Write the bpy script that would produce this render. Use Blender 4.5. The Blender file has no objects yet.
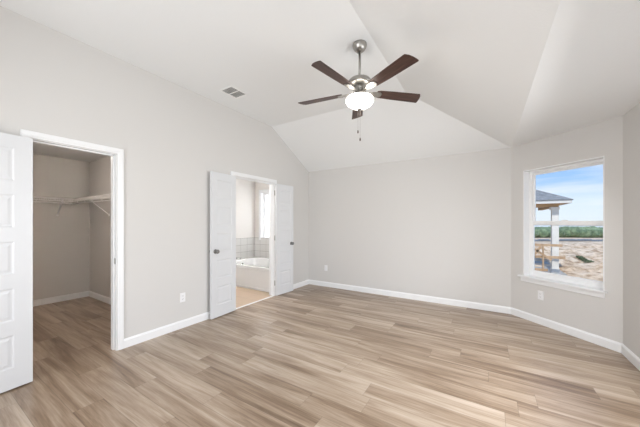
import bpy, bmesh, math, random
from mathutils import Vector, Matrix, noise
C = bpy.context.scene
col = C.collection
PI = math.pi
R = math.radians
random.seed(7)

# ------------------------------------------------------------------ camera
EYE = 1.3439
cam = bpy.data.objects.new('camera', bpy.data.cameras.new('camera'))
col.objects.link(cam)
cam.location = (0, 0, EYE)
cam.rotation_euler = (R(90), 0, R(31.9622))
cam.data.sensor_width = 36.0
cam.data.lens = 266.4162 / 640 * 36.0
cam.data.shift_y = (222.2071 - 213.5) / 640
cam.data.clip_start = 0.02
cam.data.clip_end = 2000
C.camera = cam

# ------------------------------------------------------------------ exposure
C.view_settings.view_transform = 'Standard'
C.view_settings.look = 'None'
C.view_settings.gamma = 1.0
C.view_settings.use_curve_mapping = False
C.view_settings.exposure = 0.16

# ------------------------------------------------------------------ sky
W = bpy.data.worlds.new('sky')
C.world = W
W.use_nodes = True
nt = W.node_tree
nt.nodes.clear()
def N(nt, kind, **kw):
    n = nt.nodes.new(kind)
    for k, v in kw.items():
        if k in n.inputs and not hasattr(n, k): n.inputs[k].default_value = v
        elif hasattr(n, k): setattr(n, k, v)
        else: n.inputs[k].default_value = v
    return n
def L(nt, a, b): nt.links.new(a, b)
def ramp(nt, stops):
    n = nt.nodes.new('ShaderNodeValToRGB')
    e = n.color_ramp.elements
    while len(e) > 1: e.remove(e[0])
    e[0].position = stops[0][0]; e[0].color = (*stops[0][1], 1)
    for p, c in stops[1:]:
        x = e.new(p); x.color = (*c, 1)
    return n
tc = N(nt, 'ShaderNodeTexCoord')
sep = N(nt, 'ShaderNodeSeparateXYZ')
L(nt, tc.outputs['Generated'], sep.inputs[0])
grad = ramp(nt, [(0.0, (.80, .88, .96)), (0.06, (.74, .86, .99)), (0.12, (.38, .61, .98)), (0.22, (.25, .49, .95)), (1.0, (.16, .36, .80))])
L(nt, sep.outputs['Z'], grad.inputs[0])
mp = N(nt, 'ShaderNodeMapping'); mp.inputs['Scale'].default_value = (1.6, 1.6, 13)
L(nt, tc.outputs['Generated'], mp.inputs[0])
ns = N(nt, 'ShaderNodeTexNoise'); ns.inputs['Scale'].default_value = 1.5; ns.inputs['Detail'].default_value = 6
L(nt, mp.outputs[0], ns.inputs['Vector'])
cr = ramp(nt, [(.50, (0, 0, 0)), (.72, (.85, .85, .85))])
L(nt, ns.outputs[0], cr.inputs[0])
mx = N(nt, 'ShaderNodeMix', data_type='RGBA')
L(nt, cr.outputs[0], mx.inputs[0]); L(nt, grad.outputs[0], mx.inputs[6]); mx.inputs[7].default_value = (.93, .95, .98, 1)
bg = N(nt, 'ShaderNodeBackground'); bg.inputs[1].default_value = 1.0
L(nt, mx.outputs[2], bg.inputs[0])
wo = N(nt, 'ShaderNodeOutputWorld'); L(nt, bg.outputs[0], wo.inputs[0])

# ------------------------------------------------------------------ lights
def light(name, kind, loc, rot, energy, color=(1, 1, 1), size=None, size_y=None, **kw):
    d = bpy.data.lights.new(name, kind); d.energy = energy; d.color = color
    if kind == 'AREA':
        d.shape = 'RECTANGLE'; d.size = size; d.size_y = size_y
    for k, v in kw.items(): setattr(d, k, v)
    o = bpy.data.objects.new(name, d); col.objects.link(o)
    o.location = loc; o.rotation_euler = rot
    return o
def aim(o, d): o.rotation_euler = Vector(d).to_track_quat('-Z', 'Y').to_euler()
sun = light('sun', 'SUN', (0, 0, 20), (0, 0, 0), 3.0, (1, .95, .88), angle=R(1.0))
aim(sun, (.03, .600, -.80))
# fill lights added outside unseen bedroom windows, and daylight behind the bathroom pane
aim(light('fill_right_window', 'AREA', (1.42, 2.29, 1.33), (0, 0, 0), 88, (.98, .985, 1), 1.95, 1.4, spread=R(170)), (-1, .1, -.75))
aim(light('fill_diagonal_window', 'AREA', (.98, -.42, 1.33), (0, 0, 0), 18, (.97, .98, 1), .8, 1.4, spread=R(160)), (-.69, .73, -.5))
aim(light('fill_front_window', 'AREA', (-1.5, -1.40, 1.33), (0, 0, 0), 74, (.99, .985, 1), 2.3, 1.4), (.30, 1, .0))
aim(light('daylight_bathroom_window', 'AREA', (-4.42, 5.10, 1.5), (0, 0, 0), 12, (1, .985, .96), .62, 1.1), (0, -1, 0))

# ------------------------------------------------------------------ materials
def mat(name, color, rough=.5, metal=0.0, spec=.5, bump=None, **kw):
    m = bpy.data.materials.new(name); m.use_nodes = True
    t = m.node_tree; b = t.nodes['Principled BSDF']
    b.inputs['Base Color'].default_value = (*color, 1)
    b.inputs['Roughness'].default_value = rough
    b.inputs['Metallic'].default_value = metal
    b.inputs['Specular IOR Level'].default_value = spec
    for k, v in kw.items(): b.inputs[k].default_value = v
    g = N(t, 'ShaderNodeNewGeometry')
    n = N(t, 'ShaderNodeTexNoise'); n.inputs['Scale'].default_value = bump[0] if bump else 40; n.inputs['Detail'].default_value = 3
    L(t, g.outputs['Position'], n.inputs['Vector'])
    if bump:
        bp = N(t, 'ShaderNodeBump'); bp.inputs['Strength'].default_value = bump[1]; bp.inputs['Distance'].default_value = bump[2]
        L(t, n.outputs[0], bp.inputs['Height']); L(t, bp.outputs[0], b.inputs['Normal'])
    else:
        mr = N(t, 'ShaderNodeMapRange'); mr.inputs[3].default_value = max(rough - .04, 0); mr.inputs[4].default_value = min(rough + .04, 1)
        L(t, n.outputs[0], mr.inputs[0]); L(t, mr.outputs[0], b.inputs['Roughness'])
    return m
def noisy(name, stops, scale, rough=.8, stretch=(1, 1, 1), detail=6, bump=None, spec=.3, coord='Position'):
    m = bpy.data.materials.new(name); m.use_nodes = True
    t = m.node_tree; b = t.nodes['Principled BSDF']
    b.inputs['Roughness'].default_value = rough; b.inputs['Specular IOR Level'].default_value = spec
    if coord == 'Position':
        s = N(t, 'ShaderNodeNewGeometry').outputs['Position']
    else:
        s = N(t, 'ShaderNodeTexCoord').outputs['Object']
    mp = N(t, 'ShaderNodeMapping'); mp.inputs['Scale'].default_value = stretch
    L(t, s, mp.inputs[0])
    n = N(t, 'ShaderNodeTexNoise'); n.inputs['Scale'].default_value = scale; n.inputs['Detail'].default_value = detail; n.inputs['Roughness'].default_value = .65
    L(t, mp.outputs[0], n.inputs['Vector'])
    r = ramp(t, stops); L(t, n.outputs[0], r.inputs[0]); L(t, r.outputs[0], b.inputs['Base Color'])
    if bump:
        bp = N(t, 'ShaderNodeBump'); bp.inputs['Strength'].default_value = bump[0]; bp.inputs['Distance'].default_value = bump[1]
        L(t, n.outputs[0], bp.inputs['Height']); L(t, bp.outputs[0], b.inputs['Normal'])
    return m

M = {}
M['wall'] = mat('greige_wall_paint', (.68, .665, .645), .85, spec=.2, bump=(90, .12, .002))
M['bath_wall'] = mat('bathroom_wall_paint', (.80, .77, .74), .85, spec=.2, bump=(90, .12, .002))
M['ceiling'] = mat('ceiling_paint', (.87, .88, .88), .9, spec=.15, bump=(60, .25, .004))
M['trim'] = mat('white_semigloss', (.88, .885, .89), .38)
M['door'] = mat('white_door_paint', (.715, .725, .74), .42)
M['vinyl'] = mat('white_vinyl', (.90, .90, .90), .4)
M['plastic'] = mat('white_plastic', (.87, .87, .88), .35)
M['slot'] = mat('dark_slot', (.05, .05, .05), .6)
M['nickel'] = mat('brushed_nickel', (.40, .385, .36), .36, 1.0)
M['satin'] = mat('satin_nickel', (.27, .265, .26), .30, 1.0)
M['chrome'] = mat('chrome', (.75, .75, .76), .12, 1.0)
M['rubber'] = mat('grey_rubber', (.16, .15, .14), .6)
M['wire'] = mat('white_coated_wire', (.96, .955, .95), .4)
M['grille'] = mat('white_enamel', (.93, .93, .92), .5)
M['duct'] = mat('grey_duct', (.42, .42, .41), .7)
M['acrylic'] = mat('white_acrylic', (.88, .88, .88), .2)
M['block'] = mat('shade_grey', (.5, .5, .5), .8)

def floor_mat():
    m = bpy.data.materials.new('oak_vinyl_plank'); m.use_nodes = True
    t = m.node_tree; b = t.nodes['Principled BSDF']
    g = N(t, 'ShaderNodeNewGeometry'); s = N(t, 'ShaderNodeSeparateXYZ'); L(t, g.outputs['Position'], s.inputs[0])
    def mth(op, a, b_=None, c=None):
        n = N(t, 'ShaderNodeMath', operation=op)
        for i, v in enumerate((a, b_, c)):
            if v is None: continue
            if isinstance(v, (int, float)): n.inputs[i].default_value = v
            else: L(t, v, n.inputs[i])
        return n.outputs[0]
    PW, PL = .180, 1.22
    yr = mth('DIVIDE', mth('ADD', s.outputs['Y'], 20.03), PW)
    row = mth('FLOOR', yr); fy = mth('FRACT', yr)
    wn = N(t, 'ShaderNodeTexWhiteNoise', noise_dimensions='1D'); L(t, row, wn.inputs['W'])
    xr = mth('DIVIDE', mth('ADD', mth('ADD', s.outputs['X'], 30.0), mth('MULTIPLY', wn.outputs['Value'], PL)), PL)
    cl = mth('FLOOR', xr); fx = mth('FRACT', xr)
    cmb = N(t, 'ShaderNodeCombineXYZ'); L(t, cl, cmb.inputs[0]); L(t, row, cmb.inputs[1])
    pid = N(t, 'ShaderNodeTexWhiteNoise', noise_dimensions='3D'); L(t, cmb.outputs[0], pid.inputs['Vector'])
    # grain space: shifted per plank
    off = N(t, 'ShaderNodeVectorMath', operation='SCALE'); L(t, pid.outputs['Color'], off.inputs[0]); off.inputs['Scale'].default_value = 17
    add = N(t, 'ShaderNodeVectorMath', operation='ADD'); L(t, g.outputs['Position'], add.inputs[0]); L(t, off.outputs[0], add.inputs[1])
    def grain(sc, st, det, rg=.6, dist=0.0):
        mp = N(t, 'ShaderNodeMapping'); mp.inputs['Scale'].default_value = st; L(t, add.outputs[0], mp.inputs[0])
        n = N(t, 'ShaderNodeTexNoise'); n.inputs['Scale'].default_value = sc; n.inputs['Detail'].default_value = det
        n.inputs['Roughness'].default_value = rg; n.inputs['Distortion'].default_value = dist
        L(t, mp.outputs[0], n.inputs['Vector']); return n.outputs[0]
    g1 = grain(2.0, (.36, 4.6, 1), 5, .6, .8)      # broad streaks
    g2 = grain(9.0, (.35, 9.0, 1), 5, .7, .3)      # fine fibres
    v = mth('ADD', mth('SUBTRACT', mth('MULTIPLY', g1, .80), .15), mth('MULTIPLY', g2, .34))
    v = mth('ADD', v, mth('ADD', .03, mth('MULTIPLY', pid.outputs['Value'], .12)))
    rp = ramp(t, FLOOR_STOPS)
    L(t, v, rp.inputs[0])
    # seams
    ey = mth('MINIMUM', fy, mth('SUBTRACT', 1.0, fy)); ex = mth('MINIMUM', fx, mth('SUBTRACT', 1.0, fx))
    e = mth('MINIMUM', mth('MULTIPLY', ey, PW), mth('MULTIPLY', ex, PL))
    sm = N(t, 'ShaderNodeMapRange'); sm.inputs[1].default_value = 0; sm.inputs[2].default_value = .0022; sm.inputs[3].default_value = .55; sm.inputs[4].default_value = 1.0
    L(t, e, sm.inputs[0])
    mm = N(t, 'ShaderNodeMix', data_type='RGBA', blend_type='MULTIPLY'); mm.inputs[0].default_value = 1
    L(t, rp.outputs[0], mm.inputs[6])
    cc = N(t, 'ShaderNodeCombineColor')
    for i in range(3): L(t, sm.outputs[0], cc.inputs[i])
    L(t, cc.outputs[0], mm.inputs[7]); L(t, mm.outputs[2], b.inputs['Base Color'])
    mr = N(t, 'ShaderNodeMapRange'); mr.inputs[3].default_value = .24; mr.inputs[4].default_value = .38
    L(t, g2, mr.inputs[0]); L(t, mr.outputs[0], b.inputs['Roughness'])
    bp = N(t, 'ShaderNodeBump'); bp.inputs['Strength'].default_value = .12; bp.inputs['Distance'].default_value = .002
    L(t, mth('ADD', g2, mth('MULTIPLY', sm.outputs[0], 1.0)), bp.inputs['Height']); L(t, bp.outputs[0], b.inputs['Normal'])
    b.inputs['Specular IOR Level'].default_value = .5
    return m
FLOOR_STOPS = [(.28, (.13, .083, .052)), (.41, (.24, .167, .110)), (.53, (.37, .282, .205)), (.64, (.48, .39, .305)), (.80, (.58, .49, .40))]
M['floor'] = floor_mat()

def wood_mat(name, stops, sc=3.0, st=(1, 14, 14), rough=.4):
    return noisy(name, stops, sc, rough, st, 6, spec=.4, coord='Object')
M['walnut'] = wood_mat('dark_walnut', [(.3, (.028, .013, .009)), (.55, (.070, .034, .025)), (.75, (.13, .068, .050))], 3, (1.5, 22, 22), .38)
M['lumber'] = noisy('raw_lumber', [(.3, (.36, .23, .13)), (.7, (.60, .43, .28))], 5, .8)
M['dirt'] = noisy('bare_caliche_dirt', [(.32, (.28, .18, .11)), (.44, (.54, .39, .26)), (.52, (.76, .60, .44)), (.66, (.88, .75, .60))], 1.8, .95, (1, 1, 1), 9, bump=(1.0, .3))
M['shingle'] = noisy('grey_shingle', [(.3, (.13, .14, .15)), (.7, (.32, .33, .34))], 7, .9, (1, 1, 6))
M['leaf'] = noisy('hazy_scrub_leaf', [(.3, (.08, .12, .08)), (.5, (.16, .23, .13)), (.7, (.32, .40, .25))], 1.6, .9)  # greens paled so the colour itself holds the distance haze
M['weed'] = noisy('weed_leaf', [(.3, (.05, .07, .04)), (.7, (.16, .20, .11))], 6, .9)
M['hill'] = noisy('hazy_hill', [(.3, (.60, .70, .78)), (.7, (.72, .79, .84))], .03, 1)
M['road'] = noisy('grey_asphalt', [(.3, (.13, .14, .15)), (.7, (.24, .25, .26))], 1, .9)
M['slab'] = noisy('grey_concrete', [(.3, (.30, .29, .28)), (.7, (.48, .47, .45))], 2.5, .9)
M['stone'] = noisy('pale_column_paint', [(.3, (.68, .665, .62)), (.7, (.80, .78, .74))], 4, .8)
M['fascia'] = mat('fascia_paint', (.72, .71, .68), .7)
M['osb'] = noisy('sheathing_board', [(.3, (.42, .26, .13)), (.7, (.62, .42, .24))], 9, .8)

def glass_mat():
    m = bpy.data.materials.new('window_glass'); m.use_nodes = True; t = m.node_tree; t.nodes.clear()
    tr = N(t, 'ShaderNodeBsdfTransparent'); tr.inputs[0].default_value = (.97, .98, .98, 1)
    gl = N(t, 'ShaderNodeBsdfGlossy'); gl.inputs['Roughness'].default_value = .01
    f = N(t, 'ShaderNodeFresnel'); f.inputs[0].default_value = 1.25
    mxs = N(t, 'ShaderNodeMixShader'); L(t, f.outputs[0], mxs.inputs[0]); L(t, tr.outputs[0], mxs.inputs[1]); L(t, gl.outputs[0], mxs.inputs[2])
    o = N(t, 'ShaderNodeOutputMaterial'); L(t, mxs.outputs[0], o.inputs[0]); return m
M['glass'] = glass_mat()

def frost_mat():
    m = bpy.data.materials.new('frosted_glass'); m.use_nodes = True; t = m.node_tree; t.nodes.clear()
    tr = N(t, 'ShaderNodeBsdfTranslucent'); tr.inputs[0].default_value = (.92, .94, .95, 1)
    gl = N(t, 'ShaderNodeBsdfGlossy'); gl.inputs['Roughness'].default_value = .25
    mxs = N(t, 'ShaderNodeMixShader'); mxs.inputs[0].default_value = .08; L(t, tr.outputs[0], mxs.inputs[1]); L(t, gl.outputs[0], mxs.inputs[2])
    o = N(t, 'ShaderNodeOutputMaterial'); L(t, mxs.outputs[0], o.inputs[0]); return m
M['frosted'] = frost_mat()
def emit_mat(name, color, strength):
    m = bpy.data.materials.new(name); m.use_nodes = True; t = m.node_tree; b = t.nodes['Principled BSDF']
    b.inputs['Base Color'].default_value = (.9, .88, .85, 1); b.inputs['Roughness'].default_value = .25
    b.inputs['Emission Color'].default_value = (*color, 1)
    lw = N(t, 'ShaderNodeTexNoise'); lw.inputs['Scale'].default_value = 8
    mr = N(t, 'ShaderNodeMapRange'); mr.inputs[3].default_value = strength * .95; mr.inputs[4].default_value = strength * 1.05
    L(t, lw.outputs[0], mr.inputs[0]); L(t, mr.outputs[0], b.inputs['Emission Strength'])
    return m
M['bowl'] = emit_mat('lit_opal_glass', (1, .94, .86), 8.0)
M['dome2'] = emit_mat('bathroom_fill_glow', (1, .965, .94), 115.0)  # glow of the added bathroom fill lamp
M['dome'] = emit_mat('lit_closet_glass', (1, .86, .75), 225.0)

def tile_mat(name, c1, c2, grout, w, h, gw=.004, rough=.25):
    m = bpy.data.materials.new(name); m.use_nodes = True; t = m.node_tree; b = t.nodes['Principled BSDF']
    tcn = N(t, 'ShaderNodeTexCoord')
    br = N(t, 'ShaderNodeTexBrick'); br.offset = 0.0 if h < .3 else .5
    br.inputs['Color1'].default_value = (*c1, 1); br.inputs['Color2'].default_value = (*c2, 1); br.inputs['Mortar'].default_value = (*grout, 1)
    br.inputs['Scale'].default_value = 1; br.inputs['Brick Width'].default_value = w; br.inputs['Row Height'].default_value = h; br.inputs['Mortar Size'].default_value = gw
    L(t, tcn.outputs['UV'], br.inputs['Vector']); L(t, br.outputs[0], b.inputs['Base Color']); b.inputs['Roughness'].default_value = rough
    return m
M['wtile'] = tile_mat('white_wall_tile', (.74, .73, .71), (.78, .77, .75), (.48, .46, .44), .2, .165)
M['ftile'] = tile_mat('tan_floor_tile', (.60, .46, .33), (.64, .50, .37), (.50, .39, .29), .6, .3, .004, .4)

# ------------------------------------------------------------------ mesh builder
class MB:
    def __init__(s): s.bm = bmesh.new()
    def face(s, pts):
        try: return s.bm.faces.new([s.bm.verts.new(p) for p in pts])
        except ValueError: pass
    def box(s, a, b, T=None):
        x0, y0, z0 = (min(a[i], b[i]) for i in range(3)); x1, y1, z1 = (max(a[i], b[i]) for i in range(3))
        v = [Vector(p) for p in ((x0, y0, z0), (x1, y0, z0), (x1, y1, z0), (x0, y1, z0), (x0, y0, z1), (x1, y0, z1), (x1, y1, z1), (x0, y1, z1))]
        if T: v = [T @ p for p in v]
        vs = [s.bm.verts.new(p) for p in v]
        for f in ((3, 2, 1, 0), (4, 5, 6, 7), (0, 1, 5, 4), (1, 2, 6, 5), (2, 3, 7, 6), (3, 0, 4, 7)): s.bm.faces.new([vs[i] for i in f])
        return s
    def bar(s, p, q, w, h=None, up=(0, 0, 1)):
        p, q = Vector(p), Vector(q); h = h or w
        d = (q - p); ln = d.length; d.normalize()
        u = Vector(up); sd = d.cross(u)
        if sd.length < 1e-4: sd = d.cross(Vector((1, 0, 0)))
        sd.normalize(); u = sd.cross(d)
        T = Matrix.Translation(p) @ Matrix((d, sd, u)).transposed().to_4x4()
        return s.box((0, -w / 2, -h / 2), (ln, w / 2, h / 2), T)
    def tube(s, p, q, r, r2=None, n=10, caps=True):
        p, q = Vector(p), Vector(q); r2 = r if r2 is None else r2
        d = (q - p).normalized(); a = d.orthogonal().normalized(); b = d.cross(a)
        A = [s.bm.verts.new(p + (a * math.cos(2 * PI * i / n) + b * math.sin(2 * PI * i / n)) * r) for i in range(n)]
        B = [s.bm.verts.new(q + (a * math.cos(2 * PI * i / n) + b * math.sin(2 * PI * i / n)) * r2) for i in range(n)]
        for i in range(n): s.bm.faces.new((A[i], A[(i + 1) % n], B[(i + 1) % n], B[i])).smooth = True
        if caps: s.bm.faces.new(A[::-1]); s.bm.faces.new(B)
        return s
    def lathe(s, prof, c=(0, 0, 0), axis=(0, 0, 1), n=32):
        ax = Vector(axis).normalized(); a = ax.orthogonal().normalized(); b = ax.cross(a); c = Vector(c)
        rings = []
        for r, z in prof:
            if r < 1e-5: rings.append([s.bm.verts.new(c + ax * z)])
            else: rings.append([s.bm.verts.new(c + ax * z + (a * math.cos(2 * PI * i / n) + b * math.sin(2 * PI * i / n)) * r) for i in range(n)])
        for A, B in zip(rings, rings[1:]):
            for i in range(n):
                j = (i + 1) % n
                try:
                    if len(A) == 1 and len(B) == 1: continue
                    if len(A) == 1: f = s.bm.faces.new((A[0], B[j], B[i]))
                    elif len(B) == 1: f = s.bm.faces.new((A[i], A[j], B[0]))
                    else: f = s.bm.faces.new((A[i], A[j], B[j], B[i]))
                    f.smooth = True
                except ValueError: pass
        return s
    def prism(s, poly, z0, z1, T=None):
        T = T or Matrix()
        a = [s.bm.verts.new(T @ Vector((x, y, z0))) for x, y in poly]; b = [s.bm.verts.new(T @ Vector((x, y, z1))) for x, y in poly]
        s.bm.faces.new(a[::-1]); s.bm.faces.new(b)
        for i in range(len(a)):
            j = (i + 1) % len(a); s.bm.faces.new((a[i], a[j], b[j], b[i]))
        return s
    def wallbox(s, x0, x1, holes, z0, z1, y0, y1, T=None):
        """box x0..x1 by z0..z1, thickness y0..y1, minus rectangular holes (xa, xb, za, zb)"""
        xs = sorted({x0, x1, *[h[0] for h in holes], *[h[1] for h in holes]}); xs = [x for x in xs if x0 <= x <= x1]
        for a, b in zip(xs, xs[1:]):
            hs = sorted([h for h in holes if h[0] <= a and h[1] >= b], key=lambda h: h[2])
            z = z0
            for h in hs:
                if h[2] > z: s.box((a, y0, z), (b, y1, h[2]), T)
                z = h[3]
            if z < z1: s.box((a, y0, z), (b, y1, z1), T)
        return s
    def build(s, name, m, parent=None, bevel=None, loc=None, uv=None, normals=True):
        if normals: bmesh.ops.recalc_face_normals(s.bm, faces=s.bm.faces)
        me = bpy.data.meshes.new(name)
        if uv:
            lay = s.bm.loops.layers.uv.new('UVMap')
            for f in s.bm.faces:
                for l in f.loops: l[lay].uv = uv(l.vert.co, f.normal)
        s.bm.to_mesh(me); s.bm.free()
        me.materials.append(m)
        o = bpy.data.objects.new(name, me); col.objects.link(o)
        if bevel:
            md = o.modifiers.new('bevel', 'BEVEL'); md.width = bevel; md.segments = 2; md.limit_method = 'ANGLE'; md.angle_limit = R(40)
        if parent: o.parent = parent
        if loc: o.location = loc
        return o
def tag(o, label=None, cat=None, group=None, kind=None):
    if label: o['label'] = label
    if cat: o['category'] = cat
    if group: o['group'] = group
    if kind: o['kind'] = kind
    return o
def struct(o, label, cat): return tag(o, label, cat, None, 'structure')
def empty(name, loc=(0, 0, 0), rz=0):
    o = bpy.data.objects.new(name, None); col.objects.link(o); o.empty_display_size = .1
    o.location = loc; o.rotation_euler = (0, 0, rz); return o
def copy_tree(o, parent=None):
    c = o.copy(); col.objects.link(c); c.parent = parent
    for ch in list(o.children): copy_tree(ch, c)
    return c
def frameT(p, q, z=0):
    """local x runs p->q on the wall face, local +y points away from the room (left of the p->q direction)"""
    p, q = Vector((*p, z)), Vector((*q, z)); d = (q - p).normalized()
    return Matrix.Translation(p) @ Matrix((d, Vector((-d.y, d.x, 0)), Vector((0, 0, 1)))).transposed().to_4x4()

# ------------------------------------------------------------------ room dimensions
XL, YB, XC = -3.2822, 4.7943, .3103          # left wall, back wall, right end of the back wall
P1 = (XC, YB); P2 = (1.1897, 3.9623)         # diagonal window wall
P3 = (1.1897, .12); P4 = (XC, -.71)          # far side of the bay
YF = -1.15                                   # wall behind the camera
HW, HC = 2.438, 3.067
YR, XR, YR2 = 3.6146, -.9061, .02            # edges of the flat ceiling
TH = .115
CLO = (.621, 1.238); BAT = (2.757, 3.676); DH = 2.055   # closet opening, bathroom opening, height
XCB, YC0, YC1 = -6.13, .02, 1.893            # closet back wall, sides
XBB, YB0, YB1 = -4.985, 2.02, 4.87           # bathroom

# floor
m = MB(); m.box((-6.3, -1.3, -.05), (1.4, 4.95, 0)); struct(m.build('floor', M['floor']), 'light oak look vinyl plank floor running through bedroom and closet', 'floor')
m = MB(); m.box((XBB - .05, YB0 - .05, 0), (XL - .03, YB1 + .05, .004))
struct(m.build('floor', M['ftile'], uv=lambda c, n: (c.x, c.y)), 'tan tile floor of the bathroom beyond the double doors', 'floor')
# left wall with two openings
TL = frameT((XL, YF), (XL, YB))              # local x = y - YF
m = MB(); m.wallbox(0, YB - YF, [(CLO[0] - YF, CLO[1] - YF, 0, DH), (BAT[0] - YF, BAT[1] - YF, 0, DH)], 0, 3.2, 0, TH, TL)
struct(m.build('wall_left', M['wall']), 'long greige wall on the left with the closet and bathroom openings', 'wall')
# back wall
TB = frameT((XC, YB), (XL, YB)); TB = frameT((XL, YB), (XC, YB))
m = MB(); m.box((-.2, 0, 0), (YB * 0 + (XC - XL) + .0, .12, 3.2), TB); struct(m.build('wall_back', M['wall']), 'plain greige back wall between the bathroom doors and the window bay', 'wall')
# diagonal wall with the window
TW = frameT(P1, P2); WL = (Vector(P2) - Vector(P1)).length
WU0, WU1, WZ0, WZ1 = .178, 1.063, .600, 2.062
m = MB(); m.wallbox(0, WL, [(WU0, WU1, WZ0, WZ1)], 0, 2.6, 0, .16, TW); struct(m.build('wall_diagonal', M['wall']), 'diagonal greige wall of the bay that holds the window', 'wall')
TR = frameT(P2, P3)
RW = (.62, 2.72, .6, 2.06)
m = MB(); m.wallbox(0, P2[1] - P3[1], [RW], 0, 2.6, 0, .16, TR); struct(m.build('wall_right', M['wall']), 'greige wall at the far right edge beyond the window', 'wall')
TD = frameT(P3, P4); DL = (Vector(P4) - Vector(P3)).length
m = MB(); m.wallbox(0, DL, [(.2, 1.02, .6, 2.06)], 0, 2.6, 0, .16, TD); struct(m.build('wall_bay', M['wall']), 'second diagonal wall of the bay behind the camera', 'wall')
m = MB(); m.box((XC, P4[1], 0), (XC + .12, YF - .12, 2.6)); struct(m.build('wall_side', M['wall']), 'short wall beside the bay behind the camera', 'wall')
TF = frameT((XC + .1, YF), (XL - .12, YF))
FWIN = (.65, 2.95, .6, 2.06)
m = MB(); m.wallbox(0, XC + .1 - XL + .12, [FWIN], 0, 3.2, 0, .12, TF); struct(m.build('wall_front', M['wall']), 'wall behind the camera with an added wide window', 'wall')
# vaulted ceiling
m = MB()
F = m.face
F([(XL, YR2, HC), (XR, YR2, HC), (XR, YR, HC), (XL, YR, HC)])
F([(XL, YR, HC), (XR, YR, HC), (XC, YB, HW), (XL, YB, HW)])
F([(XR, YR2, HC), (XC, YF, HW), (XC, P4[1], HW), (XC, YB, HW), (XR, YR, HC)])
F([(XL, YF, HW), (XC, YF, HW), (XR, YR2, HC), (XL, YR2, HC)])
F([(XC, YB, HW), (XC, P4[1], HW), (P3[0], P3[1], HW), (P2[0], P2[1], HW)])
bmesh.ops.remove_doubles(m.bm, verts=m.bm.verts, dist=1e-4)
m.bm.normal_update()
for f in m.bm.faces:
    if f.normal.z > 0: f.normal_flip()
co = m.build('ceiling', M['ceiling'], normals=False)
md = co.modifiers.new('thick', 'SOLIDIFY'); md.thickness = .05; md.offset = -1
struct(co, 'white vaulted ceiling with sloped sides over the bedroom and flat bay', 'ceiling')
# outer roof deck: keeps the sun off the rooms
m = MB(); m.box((-6.5, -1.6, 3.21), (1.55, 5.2, 3.3)); struct(m.build('roof_deck', M['shingle']), 'roof deck above the rooms', 'roof')

# closet shell
m = MB()
m.box((XCB - .1, YC0 - .1, 0), (XCB, YC1 + .1, 2.6)); struct(m.build('wall_closet_back', M['wall']), 'back wall of the walk-in closet', 'wall')
m = MB(); m.box((XCB, YC1, 0), (XL - TH, YC1 + .1, 2.6)); struct(m.build('wall_closet_right', M['wall']), 'right side wall of the walk-in closet', 'wall')
m = MB(); m.box((XCB, YC0 - .1, 0), (XL - TH, YC0, 2.6)); struct(m.build('wall_closet_left', M['wall']), 'left side wall of the walk-in closet', 'wall')
m = MB(); m.box((XCB - .1, YC0 - .1, HW), (XL - TH, YC1 + .1, HW + .05)); struct(m.build('ceiling', M['ceiling']), 'flat ceiling of the walk-in closet', 'ceiling')
# bathroom shell
m = MB(); m.box((XBB - .1, YB0 - .1, 0), (XBB, YB1 + .1, 2.6)); struct(m.build('wall_bathroom_back', M['bath_wall']), 'white far wall of the bathroom at the end of the tub', 'wall')
m = MB(); m.box((XBB, YB0 - .1, 0), (XL - TH, YB0, 2.6)); struct(m.build('wall_bathroom_left', M['bath_wall']), 'bathroom side wall opposite the tub', 'wall')
BW = (-4.78, -4.06, .90, 2.09)
m = MB(); m.wallbox(XBB, XL - TH, [BW], 0, 2.6, YB1, YB1 + .14); struct(m.build('wall_bathroom_window', M['bath_wall']), 'bathroom wall behind the tub that holds its window', 'wall')
m = MB(); m.box((XBB - .1, YB0 - .1, HW), (XL - TH, YB1 + .1, HW + .05)); struct(m.build('ceiling', M['ceiling']), 'flat ceiling of the bathroom', 'ceiling')
m = MB()
m.box((XBB, 3.80, .46), (XBB + .008, YB1, .96)); m.box((XBB + .008, YB1 - .008, .46), (XL - TH, YB1, .96))
struct(m.build('trim_1', M['wtile'], uv=lambda c, n: ((c.y if abs(n.x) > .5 else c.x), c.z - .46)), 'band of pale square wall tile around the bathtub', 'tile surround')

# ------------------------------------------------------------------ baseboards
BH, BT = .098, .014
PROF = [(0, 0), (BT, 0), (BT, BH * .80), (BT * .55, BH * .93), (BT * .35, BH), (0, BH)]
def base(name, runs, label):
    m = MB()
    for p, q in runs:
        T = frameT(p, q)
        ln = (Vector(q) - Vector(p)).length
        # profile in the plane (−y, z), extruded along x
        a = [m.bm.verts.new(T @ Vector((0, -y, z))) for y, z in PROF]; b = [m.bm.verts.new(T @ Vector((ln, -y, z))) for y, z in PROF]
        m.bm.faces.new(a); m.bm.faces.new(b[::-1])
        for i in range(len(a)):
            j = (i + 1) % len(a); m.bm.faces.new((a[i], b[i], b[j], a[j]))
    return struct(m.build(name, M['trim']), label, 'baseboard')
CW = .057; RV = .006
base('baseboard_left', [((XL, YF), (XL, CLO[0] - CW - RV)), ((XL, CLO[1] + CW + RV), (XL, BAT[0] - CW - RV)), ((XL, BAT[1] + CW + RV), (XL, YB - BT))], 'white baseboard along the left bedroom wall')
base('baseboard_back', [((XL, YB), (XC - .006, YB))], 'white baseboard along the plain back wall')
base('baseboard_diagonal', [(P1, P2)], 'white baseboard under the window')
base('baseboard_right', [((P2[0], P2[1] - .006), P3), (P3, P4)], 'white baseboard at the far right edge')
base('baseboard_front', [((XC, YF), (XL, YF))], 'white baseboard behind the camera')
base('baseboard_closet', [((XCB, YC0), (XCB, YC1 - BT)), ((XCB, YC1), (XL - TH, YC1))], 'white baseboard around the closet')

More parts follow.
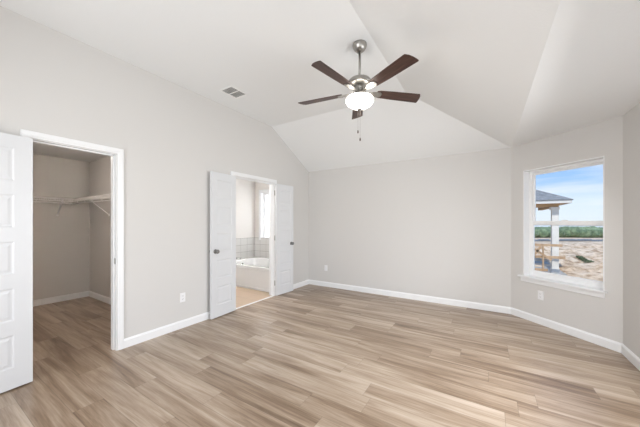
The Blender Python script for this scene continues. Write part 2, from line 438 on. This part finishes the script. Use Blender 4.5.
# ------------------------------------------------------------------ door casings and jambs
def casing(name, y0, y1, label):
    m = MB()
    for xs, sg in ((XL, 1), (XL - TH, -1)):
        for st, (a, b, t) in enumerate(((0, CW, .011), (.018, CW - .004, .017))):
            i, o = RV + a, RV + b
            m.box((xs, y0 - o, 0), (xs + sg * t, y0 - i, DH + i)); m.box((xs, y1 + i, 0), (xs + sg * t, y1 + o, DH + i))
            m.box((xs, y0 - o, DH + i), (xs + sg * t, y1 + o, DH + o))
    # jambs and stops
    jt = .016
    m.box((XL - TH - .001, y0 - .001, 0), (XL + .001, y0 + .004, DH)); m.box((XL - TH - .001, y1 - .004, 0), (XL + .001, y1 + .001, DH))
    m.box((XL - TH - .001, y0, DH - .004), (XL + .001, y1, DH + .001))
    for ya, yb in ((y0 + .004, y0 + jt), (y1 - jt, y1 - .004)): m.box((XL - TH + .02, ya, 0), (XL - .040, yb, DH - .004))
    m.box((XL - TH + .02, y0 + .004, DH - .016), (XL - .040, y1 - .004, DH - .004))
    o = m.build(name, M['trim'], bevel=.002)
    return struct(o, label, 'door casing')
c1 = casing('trim_2', *CLO, 'white casing around the closet opening')
c2 = casing('trim_3', *BAT, 'white casing around the bathroom opening')
m = MB(); m.box((XL - .012, CLO[1] - .0065, .905), (XL - .034, CLO[1] - .0035, .965)); tag(m.build('strike_plate', M['nickel'], c1), 'brushed metal strike plate')
m = MB(); m.prism([(-.022, 0), (.022, 0), (.012, .007), (-.012, .007)], BAT[0] + .004, BAT[1] - .004, Matrix.Translation((XL - .012, 0, 0)) @ Matrix(((1, 0, 0, 0), (0, 0, 1, 0), (0, 1, 0, 0), (0, 0, 0, 1))))
struct(m.build('trim_4', M['trim']), 'pale threshold strip between wood floor and bathroom tile', 'threshold')

# ------------------------------------------------------------------ panelled door leaves
def leaf_mesh(Wd, H=2.032, T=.035):
    m = MB(); st = .105 if Wd > .5 else .085
    ph, rail, bot = .262, .113, .165
    zs = [(bot + i * (ph + rail), bot + i * (ph + rail) + ph) for i in range(5)]
    m.box((0, 0, 0), (Wd, 0, 0)) if False else None
    # core edges
    E = [((0, 0), (Wd, 0)), ]
    for sgn, y in ((1, 0.0), (-1, T)):
        # front/back sheet with five panels
        def q(a, b, c, d, ya, yb):  # ring between rect a..b and inset rect
            pass
        x0, x1 = st, Wd - st
        def rect(xa, xb, za, zb, yy): return [(xa, yy, za), (xb, yy, za), (xb, yy, zb), (xa, yy, zb)]
        m.face(rect(0, x0, 0, H, y)); m.face(rect(x1, Wd, 0, H, y))
        z = 0
        for za, zb in zs:
            m.face(rect(x0, x1, z, za, y)); z = zb
            steps = [(0, 0), (.010, .0055), (.020, .0055), (.036, .0020)]
            prev = None
            for ins, dp in steps:
                r = rect(x0 + ins, x1 - ins, za + ins, zb - ins, y + sgn * dp)
                if prev:
                    for i in range(4): m.face([prev[i], prev[(i + 1) % 4], r[(i + 1) % 4], r[i]])
                prev = r
            m.face(prev)
        m.face(rect(x0, x1, z, H, y))
    m.face([(0, 0, 0), (0, T, 0), (0, T, H), (0, 0, H)]); m.face([(Wd, 0, 0), (Wd, T, 0), (Wd, T, H), (Wd, 0, H)])
    m.face([(0, 0, 0), (Wd, 0, 0), (Wd, T, 0), (0, T, 0)]); m.face([(0, 0, H), (Wd, 0, H), (Wd, T, H), (0, T, H)])
    bmesh.ops.remove_doubles(m.bm, verts=m.bm.verts, dist=1e-5)
    return m
def door(name, hinge, Wd, ang, mirror, label):
    """hinge at the pin; closed leaf runs along local +x; local y from 0 (side facing away when open) .. T"""
    e = empty(name, (hinge[0], hinge[1], .012), ang)
    if mirror: e.scale = (1, 1, 1)
    s = -1 if mirror else 1
    lf = leaf_mesh(Wd)
    off = .008
    for v in lf.bm.verts: v.co = Vector((v.co.x + .003, s * (v.co.y + off), v.co.z))
    lf.build('door_leaf', M['door'], e)
    T = .035; kx = Wd - .060; kz = .925
    for side, y in ((-1, off), (1, off + T)):
        prof = [(0, .064), (.014, .063), (.025, .057), (.030, .046), (.027, .035), (.015, .028), (.010, .022), (.010, .010), (.022, .009), (.031, .006), (.032, 0), (0, 0)]
        k = MB(); k.lathe(prof, (kx, s * y, kz), (0, s * side, 0), 24); k.build('door_knob', M['satin'], e)
    for z in (.18, 1.0, 1.82):
        h = MB(); h.tube((0, 0, z), (0, 0, z + .09), .006, n=10); h.box((0, s * .0075, z), (.03, s * .0083, z + .09)); h.build('hinge', M['nickel'], e)
    return struct(e, label, 'door')
# open leaves lie almost flat on the wall, hinge pins just proud of it
PX = XL + .016
door('door_1', (PX, CLO[0] - .002), .605, R(-90 + 5.5), False, 'white five-panel closet door folded open against the wall at far left')
door('door_2', (PX, BAT[0] - .002), .448, R(-90 + 4.5), False, 'white panelled bathroom door leaf opened to the left of the tub doorway')
door('door_3', (PX, BAT[1] + .002), .455, R(90 - 4.0), True, 'white panelled bathroom door leaf opened to the right of the tub doorway')

# ------------------------------------------------------------------ windows
def window(name, T, u0, u1, z0, z1, depth, label, sill=True, hung=True, panes=1, glass='glass'):
    e = empty(name, T @ Vector(((u0 + u1) / 2, 0, z0)))
    I = Matrix.Translation(-(T @ Vector(((u0 + u1) / 2, 0, z0))))
    TT = I @ T
    D0 = depth; FW = .042; FD = .055
    m = MB()  # wooden returns
    m.box((u0, .0, z0), (u0 + .012, D0, z1), TT); m.box((u1 - .012, 0, z0), (u1, D0, z1), TT); m.box((u0, 0, z1 - .012), (u1, D0, z1), TT)
    m.build('window_return', M['trim'], e)
    a, b, c, d = u0 + .0, u1 - .0, z0, z1
    m = MB(); m.box((a, D0, c), (a + FW, D0 + FD, d), TT); m.box((b - FW, D0, c), (b, D0 + FD, d), TT); m.box((a + FW, D0, d - FW), (b - FW, D0 + FD, d), TT); m.box((a + FW, D0, c), (b - FW, D0 + FD, c + FW), TT)
    if panes == 2: m.box(((a + b) / 2 - .03, D0, c + FW), ((a + b) / 2 + .03, D0 + FD, d - FW), TT)
    m.build('window_frame', M['vinyl'], e, bevel=.003)
    cells = [(a + FW, b - FW)] if panes == 1 else [(a + FW, (a + b) / 2 - .03), ((a + b) / 2 + .03, b - FW)]
    zm = c + (d - c) * .50
    for xa, xb in cells:
        S = .024
        def sash(za, zb, y0, y1, nm, top, bt):
            m = MB(); m.box((xa, y0, za), (xa + S, y1, zb), TT); m.box((xb - S, y0, za), (xb, y1, zb), TT)
            m.box((xa + S, y0, zb - top), (xb - S, y1, zb), TT); m.box((xa + S, y0, za), (xb - S, y1, za + bt), TT)
            o = m.build(nm, M['vinyl'], e, bevel=.003)
            g = MB(); g.box((xa + S, (y0 + y1) / 2 - .001, za + bt), (xb - S, (y0 + y1) / 2 + .001, zb - top), TT); g.build('window_pane', M[glass], o)
        if hung:
            sash(zm - .030, d - FW, D0 + .030, D0 + .050, 'upper_sash', .024, .050)
            sash(c + FW, zm + .030, D0 + .006, D0 + .027, 'lower_sash', .052, .038)
            m = MB(); m.box(((xa + xb) / 2 - .03, D0 - .002, zm + .030), ((xa + xb) / 2 + .03, D0 + .022, zm + .042), TT); m.build('sash_lock', M['vinyl'], e, bevel=.003)
        else:
            sash(c + FW, d - FW, D0 + .01, D0 + .035, 'fixed_sash', .03, .03)
    if sill:
        m = MB(); m.box((u0 - .055, -.040, z0 - .020), (u1 + .026, 0, z0 + .002), TT); m.box((u0, -.002, z0 - .020), (u1, D0 + .01, z0 + .002), TT); m.build('window_sill', M['trim'], e, bevel=.005)
        m = MB(); m.box((u0 - .030, -.014, z0 - .078), (u1 + .006, 0, z0 - .020), TT); m.build('window_apron', M['trim'], e, bevel=.004)
    return struct(e, label, 'window')
window('window_1', TW, WU0, WU1, WZ0, WZ1, .095, 'white single-hung window with sill looking out to a porch')
window('window_2', TR, RW[0], RW[1], RW[2], RW[3], .095, 'added unseen double window in the right bay wall', panes=2)  # out of view, added to let fill light in from the right
window('window_3', TD, .2, 1.02, .6, 2.06, .095, 'added unseen window in the second diagonal bay wall')  # another unseen bay window, added for its light
window('window_4', TF, FWIN[0], FWIN[1], FWIN[2], FWIN[3], .055, 'added unseen wide window behind the camera', panes=2)  # unseen opening added to light the room from behind
TBW = frameT((XBB, YB1), (XL - TH, YB1))
window('window_5', TBW, BW[0] - XBB, BW[1] - XBB, BW[2], BW[3], .07, 'tall bathroom window above the tub', sill=False, hung=False, glass='frosted')
# white casing of the bathroom window
m = MB()
for a, b in ((BW[0] - .06, BW[0]), (BW[1], BW[1] + .06)): m.box((a, YB1 - .016, BW[2] - .0), (b, YB1, BW[3] + .06))
m.box((BW[0], YB1 - .016, BW[3]), (BW[1], YB1, BW[3] + .06)); 
struct(m.build('trim_5', M['trim'], bevel=.003), 'white casing around the bathroom window', 'window casing')

# ------------------------------------------------------------------ ceiling fan
def fan():
    hx, hy = -1.0398, 2.392
    e = empty('ceiling_fan', (hx, hy, HC))
    tag(e, 'five-blade ceiling fan with dark walnut blades, nickel body and lit bowl', 'ceiling fan')
    Z = lambda z: EYE + (z - EYE) * 1.027 - HC
    n = M['nickel']
    m = MB(); m.lathe([(0, 0), (.068, 0), (.070, -.012), (.066, -.030), (.052, -.055), (.034, -.072), (.020, -.078), (0, -.078)]); m.build('canopy', n, e)
    m = MB(); m.tube((0, 0, -.07), (0, 0, Z(2.700)), .0115, n=14); m.lathe([(.0115, Z(2.73)), (.019, Z(2.727)), (.021, Z(2.700)), (0, Z(2.700))]); m.build('downrod', n, e)
    m = MB(); m.lathe([(0, Z(2.704)), (.040, Z(2.702)), (.072, Z(2.696)), (.098, Z(2.684)), (.115, Z(2.664)), (.120, Z(2.645)), (.114, Z(2.636)), (.095, Z(2.630)), (.060, Z(2.626)), (0, Z(2.622))]); m.build('motor_housing', n, e)
    m = MB(); m.lathe([(0, Z(2.622)), (.060, Z(2.622)), (.054, Z(2.600)), (.040, Z(2.576)), (.044, Z(2.572)), (.044, Z(2.556)), (.060, Z(2.548)), (.074, Z(2.536)), (.074, Z(2.522)), (0, Z(2.522))]); m.build('switch_housing', n, e)
    m = MB(); m.lathe([(.060, Z(2.526)), (.095, Z(2.522)), (.122, Z(2.512)), (.134, Z(2.494)), (.132, Z(2.478)), (.116, Z(2.456)), (.085, Z(2.435)), (.045, Z(2.421)), (0, Z(2.417))], n=40); m.build('light_bowl', M['bowl'], e)
    m = MB(); m.lathe([(0, Z(2.412)), (.022, Z(2.411)), (.020, Z(2.404)), (.010, Z(2.400)), (.008, Z(2.393)), (0, Z(2.390))], n=20); m.build('finial', n, e)
    zb = Z(2.570)
    a0 = R(121.96 - 5.6)
    for k in range(5):
        a = a0 + k * 2 * PI / 5
        T = Matrix.Translation((0, 0, zb)) @ Matrix.Rotation(a, 4, 'Z') @ Matrix.Rotation(R(-12), 4, 'X')
        pts = []
        r0, r1 = .172, .640
        low = [(r0, -.040), (r0 + .03, -.050), (.35, -.058), (r1 - .034, -.066), (r1 - .026, -.064)]
        tip = [(r1 - .008, -.036), (r1 + .002, 0), (r1 + .006, .035), (r1 + .006, .058)]
        up = [(r1 + .002, .064), (.35, .058), (r0 + .03, .050), (r0, .040)]
        m = MB(); m.prism(low + tip + up, -.003, .003)
        b = m.build('blade', M['walnut'], e, bevel=.0015); b.matrix_local = T
        m = MB()
        T2 = Matrix.Rotation(a, 4, 'Z')
        m.prism([(.045, -.016), (.10, -.012), (.135, -.030), (.205, -.034), (.222, -.018), (.222, .018), (.205, .034), (.135, .030), (.10, .012), (.045, .016)], -.011, -.0035)
        for x, y in ((.185, -.02), (.185, .02), (.212, 0)): m.tube((x, y, -.016), (x, y, -.010), .005, n=8)
        m.box((.040, -.013, -.011), (.062, .013, .055))
        b2 = m.build('blade_bracket', n, e, bevel=.001); b2.matrix_local = T
    for (dx, dy, z1, nm) in ((-.018, .0, 2.185, 0), (.010, -.012, 2.105, 1)):
        m = MB()
        top = Z(2.398); zz = Z(z1) + .03
        m.tube((dx, dy, top + .03), (dx, dy, zz), .0009, n=5); 
        c = m.build('pull_chain', n, e)
        m = MB(); m.lathe([(0, .032), (.004, .030), (.0062, .018), (.0065, .008), (.004, 0), (0, 0)], (dx, dy, Z(z1)), n=12); m.build('chain_pull', M['walnut'], c)
fan()

# ------------------------------------------------------------------ ceiling vent
e = empty('ceiling_vent', (-2.838, 2.390, HC - .0005)); tag(e, 'small white ceiling air vent with two louvred halves near the left wall', 'vent')
vx, vy = .118, .141
m = MB()
for a, b in (((-vx, -vy), (vx, -vy + .022)), ((-vx, vy - .022), (vx, vy)), ((-vx, -vy + .022), (-vx + .022, vy - .022)), ((vx - .022, -vy + .022), (vx, vy - .022)), ((-vx + .022, -.007), (vx - .022, .007))):
    m.box((a[0], a[1], -.008), (b[0], b[1], 0))
m.build('vent_frame', M['grille'], e, bevel=.002)
m = MB(); m.box((-vx + .01, -vy + .01, -.0015), (vx - .01, vy - .01, -.0005)); m.build('duct_backing', M['duct'], e)
for s0 in (-1, 1):
    for i in range(6):
        x = -vx + .022 + (2 * vx - .044) * (i + .5) / 6
        T = Matrix.Translation((x, s0 * (vy - .022 + .007) / 2, -.006)) @ Matrix.Rotation(R(32), 4, 'Y')
        m = MB(); m.box((-.009, -(vy - .029) / 2, -.0007), (.009, (vy - .029) / 2, .0007), T); m.build('slat', M['grille'], e)

# ------------------------------------------------------------------ wall outlets
def outlet(T, label):
    e = empty('wall_outlet'); e.matrix_world = T
    tag(e, label, 'outlet', 'duplex outlets on the walls')
    m = MB(); m.box((-.036, -.006, -.058), (.036, 0, .058)); m.build('cover_plate', M['plastic'], e, bevel=.003)
    for z in (-.020, .020):
        m = MB(); m.prism([(-.017, -.009), (-.012, -.014), (.012, -.014), (.017, -.009), (.017, .009), (.012, .014), (-.012, .014), (-.017, .009)], .006, .0085, Matrix.Translation((0, 0, z)) @ Matrix(((1, 0, 0, 0), (0, 0, -1, 0), (0, 1, 0, 0), (0, 0, 0, 1))))
        r = m.build('receptacle', M['plastic'], e)
        m = MB()
        for x in (-.0065, .0065): m.box((x - .001, -.0092, z - .002), (x + .001, -.0084, z + .007))
        m.tube((0, -.0092, z - .008), (0, -.0084, z - .008), .0025, n=8); m.build('slot', M['slot'], r)
outlet(TL @ Matrix.Translation((1.952 - YF, 0, .386)), 'white outlet on the left wall between closet and bathroom')
outlet(TB @ Matrix.Translation((-2.843 - XL, 0, .386)), 'white outlet low on the back wall near its left corner')
outlet(TW @ Matrix.Translation((.412, 0, .382)), 'white outlet on the diagonal wall under the window sill')

# door stop
m = MB(); bx = XL + BT
m.tube((bx - .001, 2.345, .052), (bx + .008, 2.345, .052), .012, n=12); m.tube((bx + .006, 2.345, .052), (bx + .030, 2.345, .052), .0055, n=10)
ds = empty('door_stop', (0, 0, 0)); tag(ds, 'small dark spring door stop on the baseboard behind the bathroom door', 'door stop')
ds.location = (bx, 2.345, .052)
for v in m.bm.verts: v.co -= Vector((bx, 2.345, .052))
m.build('spring', M['nickel'], ds)
m = MB(); m.tube((.028, 0, 0), (.040, 0, 0), .009, n=12); m.build('rubber_tip', M['rubber'], ds)

# ------------------------------------------------------------------ bathtub
def tub():
    x0, x1, y0, y1, zt = XBB + .002, XL - TH - .002, 3.795, YB1 - .010, .46
    e = empty('bathtub', ((x0 + x1) / 2, (y0 + y1) / 2, .004)); tag(e, 'white drop-in bathtub with panelled front in the bathroom', 'bathtub')
    ox, oy = (x0 + x1) / 2, (y0 + y1) / 2
    a, b = (x1 - x0) / 2, (y1 - y0) / 2
    m = MB(); n = 48
    def ring(ra, rb, z, p, sq=False):
        vs = []
        for i in range(n):
            t = 2 * PI * (i + .5) / n; c, s = math.cos(t), math.sin(t)
            if sq: k = 1 / max(abs(c), abs(s)); x, y = c * k * ra, s * k * rb
            else: x = math.copysign(abs(c) ** (2 / p), c) * ra; y = math.copysign(abs(s) ** (2 / p), s) * rb
            vs.append(m.bm.verts.new((x, y, z)))
        return vs
    rings = [ring(a, b, zt - .034, 0, True), ring(a, b, zt - .004, 0, True), ring(a - .006, b - .006, zt, 0, True), ring(a - .09, b - .09, zt, 7), ring(a - .10, b - .10, zt - .008, 7), ring(a - .14, b - .14, zt - .15, 5), ring(a - .20, b - .19, zt - .34, 4), ring(a - .30, b - .27, zt - .38, 2.6)]
    for A, B in zip(rings, rings[1:]):
        for i in range(n):
            f = m.bm.faces.new((A[i], A[(i + 1) % n], B[(i + 1) % n], B[i])); f.smooth = True
    m.bm.faces.new(rings[-1])
    m.build('basin', M['acrylic'], e)
    m = MB(); yy = y0 - oy + .004
    m.box((-a, yy, 0), (a, yy + .03, zt - .034))
    o = m.build('front_panel', M['acrylic'], e)
    m = MB()
    for xa, xb in ((-a + .01, -.44), (-.415, a - .01)):
        for q in ((xa, xb, .03, .045), (xa, xb, zt - .065, zt - .05)): m.box((q[0], yy - .012, q[2]), (q[1], yy, q[3]))
        m.box((xa, yy - .012, .045), (xa + .015, yy, zt - .065)); m.box((xb - .015, yy - .012, .045), (xb, yy, zt - .065))
    m.build('panel_moulding', M['acrylic'], o, bevel=.002)
    m = MB(); m.lathe([(0, .006), (.028, .005), (.034, 0), (0, 0)], (-a + .150, .0, zt - .105), (.98, 0, .2), 20); m.build('overflow_cover', M['chrome'], e)
    f = empty('tub_faucet', (x0 + .062, 4.22, zt + .005)); tag(f, 'chrome tub faucet standing on the far end of the bathtub rim', 'faucet')
    m = MB(); m.tube((0, 0, 0), (0, 0, .055), .014, n=14); m.tube((0, 0, .048), (.12, 0, .058), .012, .010, n=12); m.tube((.112, 0, .056), (.114, 0, .036), .010, n=12); m.build('spout', M['chrome'], f)
    for s in (-.11, .11):
        m = MB(); m.lathe([(0, 0), (.022, 0), (.020, .008), (.012, .012), (.012, .035), (.016, .040), (0, .044)], (0, s, 0), n=16); m.tube((0, s, .036), (.045, s, .042), .005, n=8); m.build('tap_handle', M['chrome'], f)
tub()

# ------------------------------------------------------------------ closet wire shelves
def shelf(origin, ln, ang, label, braces, end_gap=0):
    """local x along the wall, local +y out from the wall, z=0 shelf deck"""
    e = empty('wire_shelf', origin, ang); tag(e, label, 'wire shelf', 'closet wire shelves')
    D = .30; w = .0052
    m = MB()
    for y in (.006, .10, .20, D): m.tube((0, y, 0), (ln, y, 0), w, n=6)
    for zz in (-.045, ): m.tube((0, D, zz), (ln, D, zz), w, n=6)
    i = 0
    while i * .0254 < ln:
        x = i * .0254 + .01; m.tube((x, .004, .003), (x, D, .003), .0020, n=4, caps=False)
        m.tube((x, D, .003), (x, D, -.045), .0020, n=4, caps=False); i += 1
    m.build('deck', M['wire'], e)
    m = MB(); m.tube((0, D - .028, -.078), (ln, D - .028, -.078), .0085, n=8); r = m.build('hang_rod', M['wire'], e)
    k = .12
    while k < ln:
        m = MB(); m.tube((k, D, -.045), (k, D - .012, -.074), .004, n=6); m.tube((k, D - .012, -.074), (k, D - .03, -.088), .004, n=6); m.build('rod_hook', M['wire'], r); k += .305
    for bx in braces:
        m = MB(); m.bar((bx, D - .01, -.012), (bx, .012, -.265), .018, .010); m.box((bx - .014, .0, -.29), (bx + .012, .012, -.25)); m.build('support_brace', M['wire'], e, bevel=.002)
    k = .15
    while k < ln:
        m = MB(); m.box((k - .006, 0, -.012), (k + .006, .014, .008)); m.build('wall_clip', M['wire'], e); k += .4
SZ = 1.735
# back wall of the closet: x runs along -y from the right corner
shelf((XCB, YC1 - .31, SZ), 1.50, R(-90), 'long white wire shelf on the closet back wall', (.12, 1.0))
shelf((XL - TH - .02, YC1, SZ), 2.69, R(180), 'white wire shelf on the closet right wall nearest the doorway', (.6, 1.86))
e = empty('closet_light', (-4.63, .96, HW)); tag(e, 'round flush ceiling light inside the walk-in closet', 'ceiling light')
m = MB(); m.lathe([(0, 0), (.09, 0), (.095, -.02), (.08, -.028), (0, -.028)]); m.build('light_base', M['nickel'], e)
m = MB(); m.lathe([(.070, -.026), (.066, -.045), (.045, -.062), (.02, -.070), (0, -.072)]); m.build('glass_dome', M['dome'], e)

e = empty('bathroom_fill_light', (-4.25, 3.15, HW)); tag(e, 'unseen round fill light added on the bathroom ceiling', 'ceiling light')  # unseen lamp added to brighten the bathroom
m = MB(); m.lathe([(0, 0), (.15, 0), (.155, -.02), (.14, -.028), (0, -.028)]); m.build('light_base', M['nickel'], e)
m = MB(); m.lathe([(.135, -.026), (.125, -.055), (.09, -.08), (.03, -.09), (0, -.092)]); m.build('glass_dome', M['dome2'], e)

# ------------------------------------------------------------------ outdoors
def ground_z(x, y):
    d = -.5293 * x + .8484 * y; r = .8484 * x + .5293 * y
    z = -.62
    if d > 22: z -= (d - 22) * .034
    if d > 62: z += (d - 62) * .022
    if d > 6.5:
        near = min(1, (d - 6.5) / 2) * max(0, 1 - max(0, d - 20) / 8)
        z += near * (noise.fractal(Vector((x * .9, y * .9, 3.1)), 1.0, 2.2, 5) * .27)
        z += near * .35 * math.exp(-(((x - 4.6) / 1.1) ** 2 + ((y - 14.6) / 1.0) ** 2))
        z += near * .28 * math.exp(-(((x - 5.6) / 2.2) ** 2 + ((y - 12.0) / .8) ** 2))
    return z
m = MB()
ds_ = [4.2 + .22 * i for i in range(110)] + [28.4 + 1.6 * i for i in range(40)] + [95, 110, 130, 160, 200, 260, 340]
rs = [-.1 + i * .04 for i in range(0, 42)]
grid = []
for d in ds_:
    row = []
    for t in range(64):
        ta = -.5 + 2.6 * t / 63
        r = d * ta; x = -.5293 * d + .8484 * r; y = .8484 * d + .5293 * r
        row.append(m.bm.verts.new((x, y, ground_z(x, y))))
    grid.append(row)
for i in range(len(grid) - 1):
    for j in range(63):
        f = m.bm.faces.new((grid[i][j], grid[i][j + 1], grid[i + 1][j + 1], grid[i + 1][j])); f.smooth = False
struct(m.build('ground', M['dirt']), 'bare rutted tan dirt lot outside the window', 'ground')

def porch():
    cx, cy, zs, zt = 2.17, 13.14, -.53, 1.91
    e = empty('neighbouring_house', (cx, cy, zs)); tag(e, 'neighbouring house porch with grey hip roof and pale square column', 'house')
    O = Vector((cx, cy, zs))
    def B(name, m_, mt, par=e, bevel=None):
        for v in m_.bm.verts: v.co -= O
        return m_.build(name, mt, par, bevel=bevel)
    ex, ey, ez = 2.58, 12.73, 2.16
    m = MB(); m.box((cx - .085, cy - .11, zs + .02), (cx + .11, cy + .11, zt)); m.box((cx - .105, cy - .13, zs), (cx + .13, cy + .13, zs + .14)); m.box((cx - .13, cy - .13, zt - .10), (cx + .13, cy + .13, zt)); B('column', m, M['stone'])
    m = MB(); m.box((-3.4, cy - .08, zt), (cx + .11, cy + .08, zt + .17)); m.box((cx - .06, cy + .08, zt), (cx + .11, cy + 3.3, zt + .17)); B('beam', m, M['osb'])
    m = MB(); m.box((-3.4, ey + .02, zt + .135), (ex - .02, cy + 3.3, zt + .15)); B('soffit', m, M['osb'])
    m = MB(); m.box((-3.4, ey - .02, ez - .13), (ex, ey, ez)); m.box((ex - .02, ey, ez - .13), (ex, cy + 3.3, ez)); B('fascia', m, M['fascia'])
    m = MB(); s = .525; k = 2.4
    yb_ = cy + 3.3
    m.face([(-3.4, ey - .05, ez), (ex + .03, ey - .05, ez), (ex + .03 - k, ey - .05 + k, ez + k * s), (-3.4, ey - .05 + k, ez + k * s)])
    m.face([(ex + .03, ey - .05, ez), (ex + .03, yb_, ez), (ex + .03 - k, yb_, ez + k * s), (ex + .03 - k, ey - .05 + k, ez + k * s)])
    bmesh.ops.remove_doubles(m.bm, verts=m.bm.verts, dist=1e-4)
    o = B('roof', m, M['shingle']); md = o.modifiers.new('t', 'SOLIDIFY'); md.thickness = .03; md.offset = -1
    m = MB(); m.box((-6.0, cy + .1, zs - .4), (.2, cy + 6, 2.04)); B('house_wall', m, M['stone'])
    m = MB(); m.box((-3.4, cy - .40, zs - .5), (cx + .28, cy + 3.3, zs)); B('porch_slab', m, M['slab'])
    # temporary guard rail of raw lumber
    gz = -.66
    g = empty('lumber_guardrail', (1.765, 12.585, gz)); tag(g, 'temporary raw lumber guardrail in front of the porch column', 'guardrail')
    O2 = Vector((1.765, 12.585, gz))
    def G(name, p, q, w, h):
        m = MB(); m.bar(Vector(p) - O2, Vector(q) - O2, w, h); m.build(name, M['lumber'], g)
    yy = 12.62
    G('post', (1.765, yy - .035, gz), (1.765, yy - .035, .54), .09, .04)
    G('post', (.45, yy - .035, gz), (.45, yy - .035, .54), .09, .04)
    G('top_rail', (.2, yy, .51), (2.30, yy - .01, .51), .036, .09)
    G('mid_rail', (.2, yy, .06), (2.38, yy - .01, .08), .036, .09)
    G('toe_board', (.2, yy, -.40), (1.9, yy, -.40), .036, .09)
    G('brace', (1.40, yy - .07, .44), (2.0, yy - .07, -.02), .036, .07)
    G('brace', (1.15, yy - .07, -.45), (1.70, yy - .07, .46), .036, .07)
porch()

# road strip with low silt fence, scrub, weeds, hills
def rd(d, t): return Vector((-.5293 * d + .8484 * d * t, .8484 * d + .5293 * d * t, 0))
m = MB()
for i in range(40):
    t0, t1 = .3 + i * .04, .3 + (i + 1) * .04
    q = []
    for d, t in ((32, t0), (32, t1), (37.5, t1), (37.5, t0)):
        p = rd(d, t); p.z = ground_z(p.x, p.y) + .05; q.append(p)
    m.face(q)
o = m.build('road', M['road']); md = o.modifiers.new('t', 'SOLIDIFY'); md.thickness = .08
struct(o, 'dark grey road strip at the far edge of the dirt lot', 'road')

def clump(m, c, r, n, rnd, leaf):
    for _ in range(n):
        a, b = rnd.uniform(0, 2 * PI), math.acos(rnd.uniform(-.2, 1)); k = r * rnd.uniform(.55, 1)
        p = c + Vector((math.cos(a) * math.sin(b) * k, math.sin(a) * math.sin(b) * k, math.cos(b) * k))
        u = Vector((rnd.uniform(-1, 1), rnd.uniform(-1, 1), rnd.uniform(-1, 1))).normalized(); v = u.orthogonal().normalized(); s = leaf * rnd.uniform(.6, 1.3)
        m.face([p - u * s, p + v * s * .6, p + u * s, p - v * s * .6])
rnd = random.Random(3)
m = MB()
for i in range(230):
    d = rnd.uniform(50, 66); t = rnd.uniform(.70, 1.35)
    p = rd(d, t); p.z = ground_z(p.x, p.y); h = rnd.uniform(1.5, 2.2)
    bmesh.ops.create_icosphere(m.bm, subdivisions=2, radius=1, matrix=Matrix.Translation(p + Vector((0, 0, h * .45))) @ Matrix.Diagonal((h * rnd.uniform(.6, 1), h * rnd.uniform(.6, 1), h * .55, 1)))
for v in m.bm.verts: v.co += Vector((noise.noise(v.co * 1.3), noise.noise(v.co * 1.3 + Vector((9, 0, 0))), noise.noise(v.co * 1.3 + Vector((0, 9, 0))))) * .35
for i in range(200):
    d = rnd.uniform(50, 62); t = rnd.uniform(.70, 1.35)
    p = rd(d, t); p.z = ground_z(p.x, p.y) + rnd.uniform(.6, 1.5); clump(m, p, rnd.uniform(.6, 1.2), 26, rnd, .16)
tag(m.build('scrub_thicket', M['leaf'], normals=False), 'band of green scrub and low trees beyond the dirt lot', 'thicket', kind='stuff')
m = MB()
c = rd(13.2, 1.0)
p0, p1 = rd(14.2, .970), rd(12.8, 1.018)
for i in range(60):
    k = rnd.random(); p = p0.lerp(p1, k) + Vector((rnd.uniform(-.07, .07), rnd.uniform(-.07, .07), 0)); p.z = ground_z(p.x, p.y) + .04
    clump(m, p, .10, 12, rnd, .04)
tag(m.build('weed_patch', M['weed'], normals=False), 'low dark green weed patch on the dirt mound outside the window', 'weeds', kind='stuff')
m = MB()
for (d0, hh, sd) in ((240, 2.0, 0), (420, 1.0, 5)):
    prev = None
    for i in range(90):
        t = .2 + i * .018; p = rd(d0, t); z = -3.2 + hh * (1 + noise.noise(Vector((i * .13 + sd, 0, 0))))
        q = rd(d0 + 60, t)
        cur = [m.bm.verts.new((p.x, p.y, -16)), m.bm.verts.new((p.x, p.y, z)), m.bm.verts.new((q.x, q.y, z - 1))]
        if prev: m.bm.faces.new((prev[0], cur[0], cur[1], prev[1])); m.bm.faces.new((prev[1], cur[1], cur[2], prev[2]))
        prev = cur
struct(m.build('distant_hills', M['hill']), 'pale hazy hills on the horizon', 'hills')
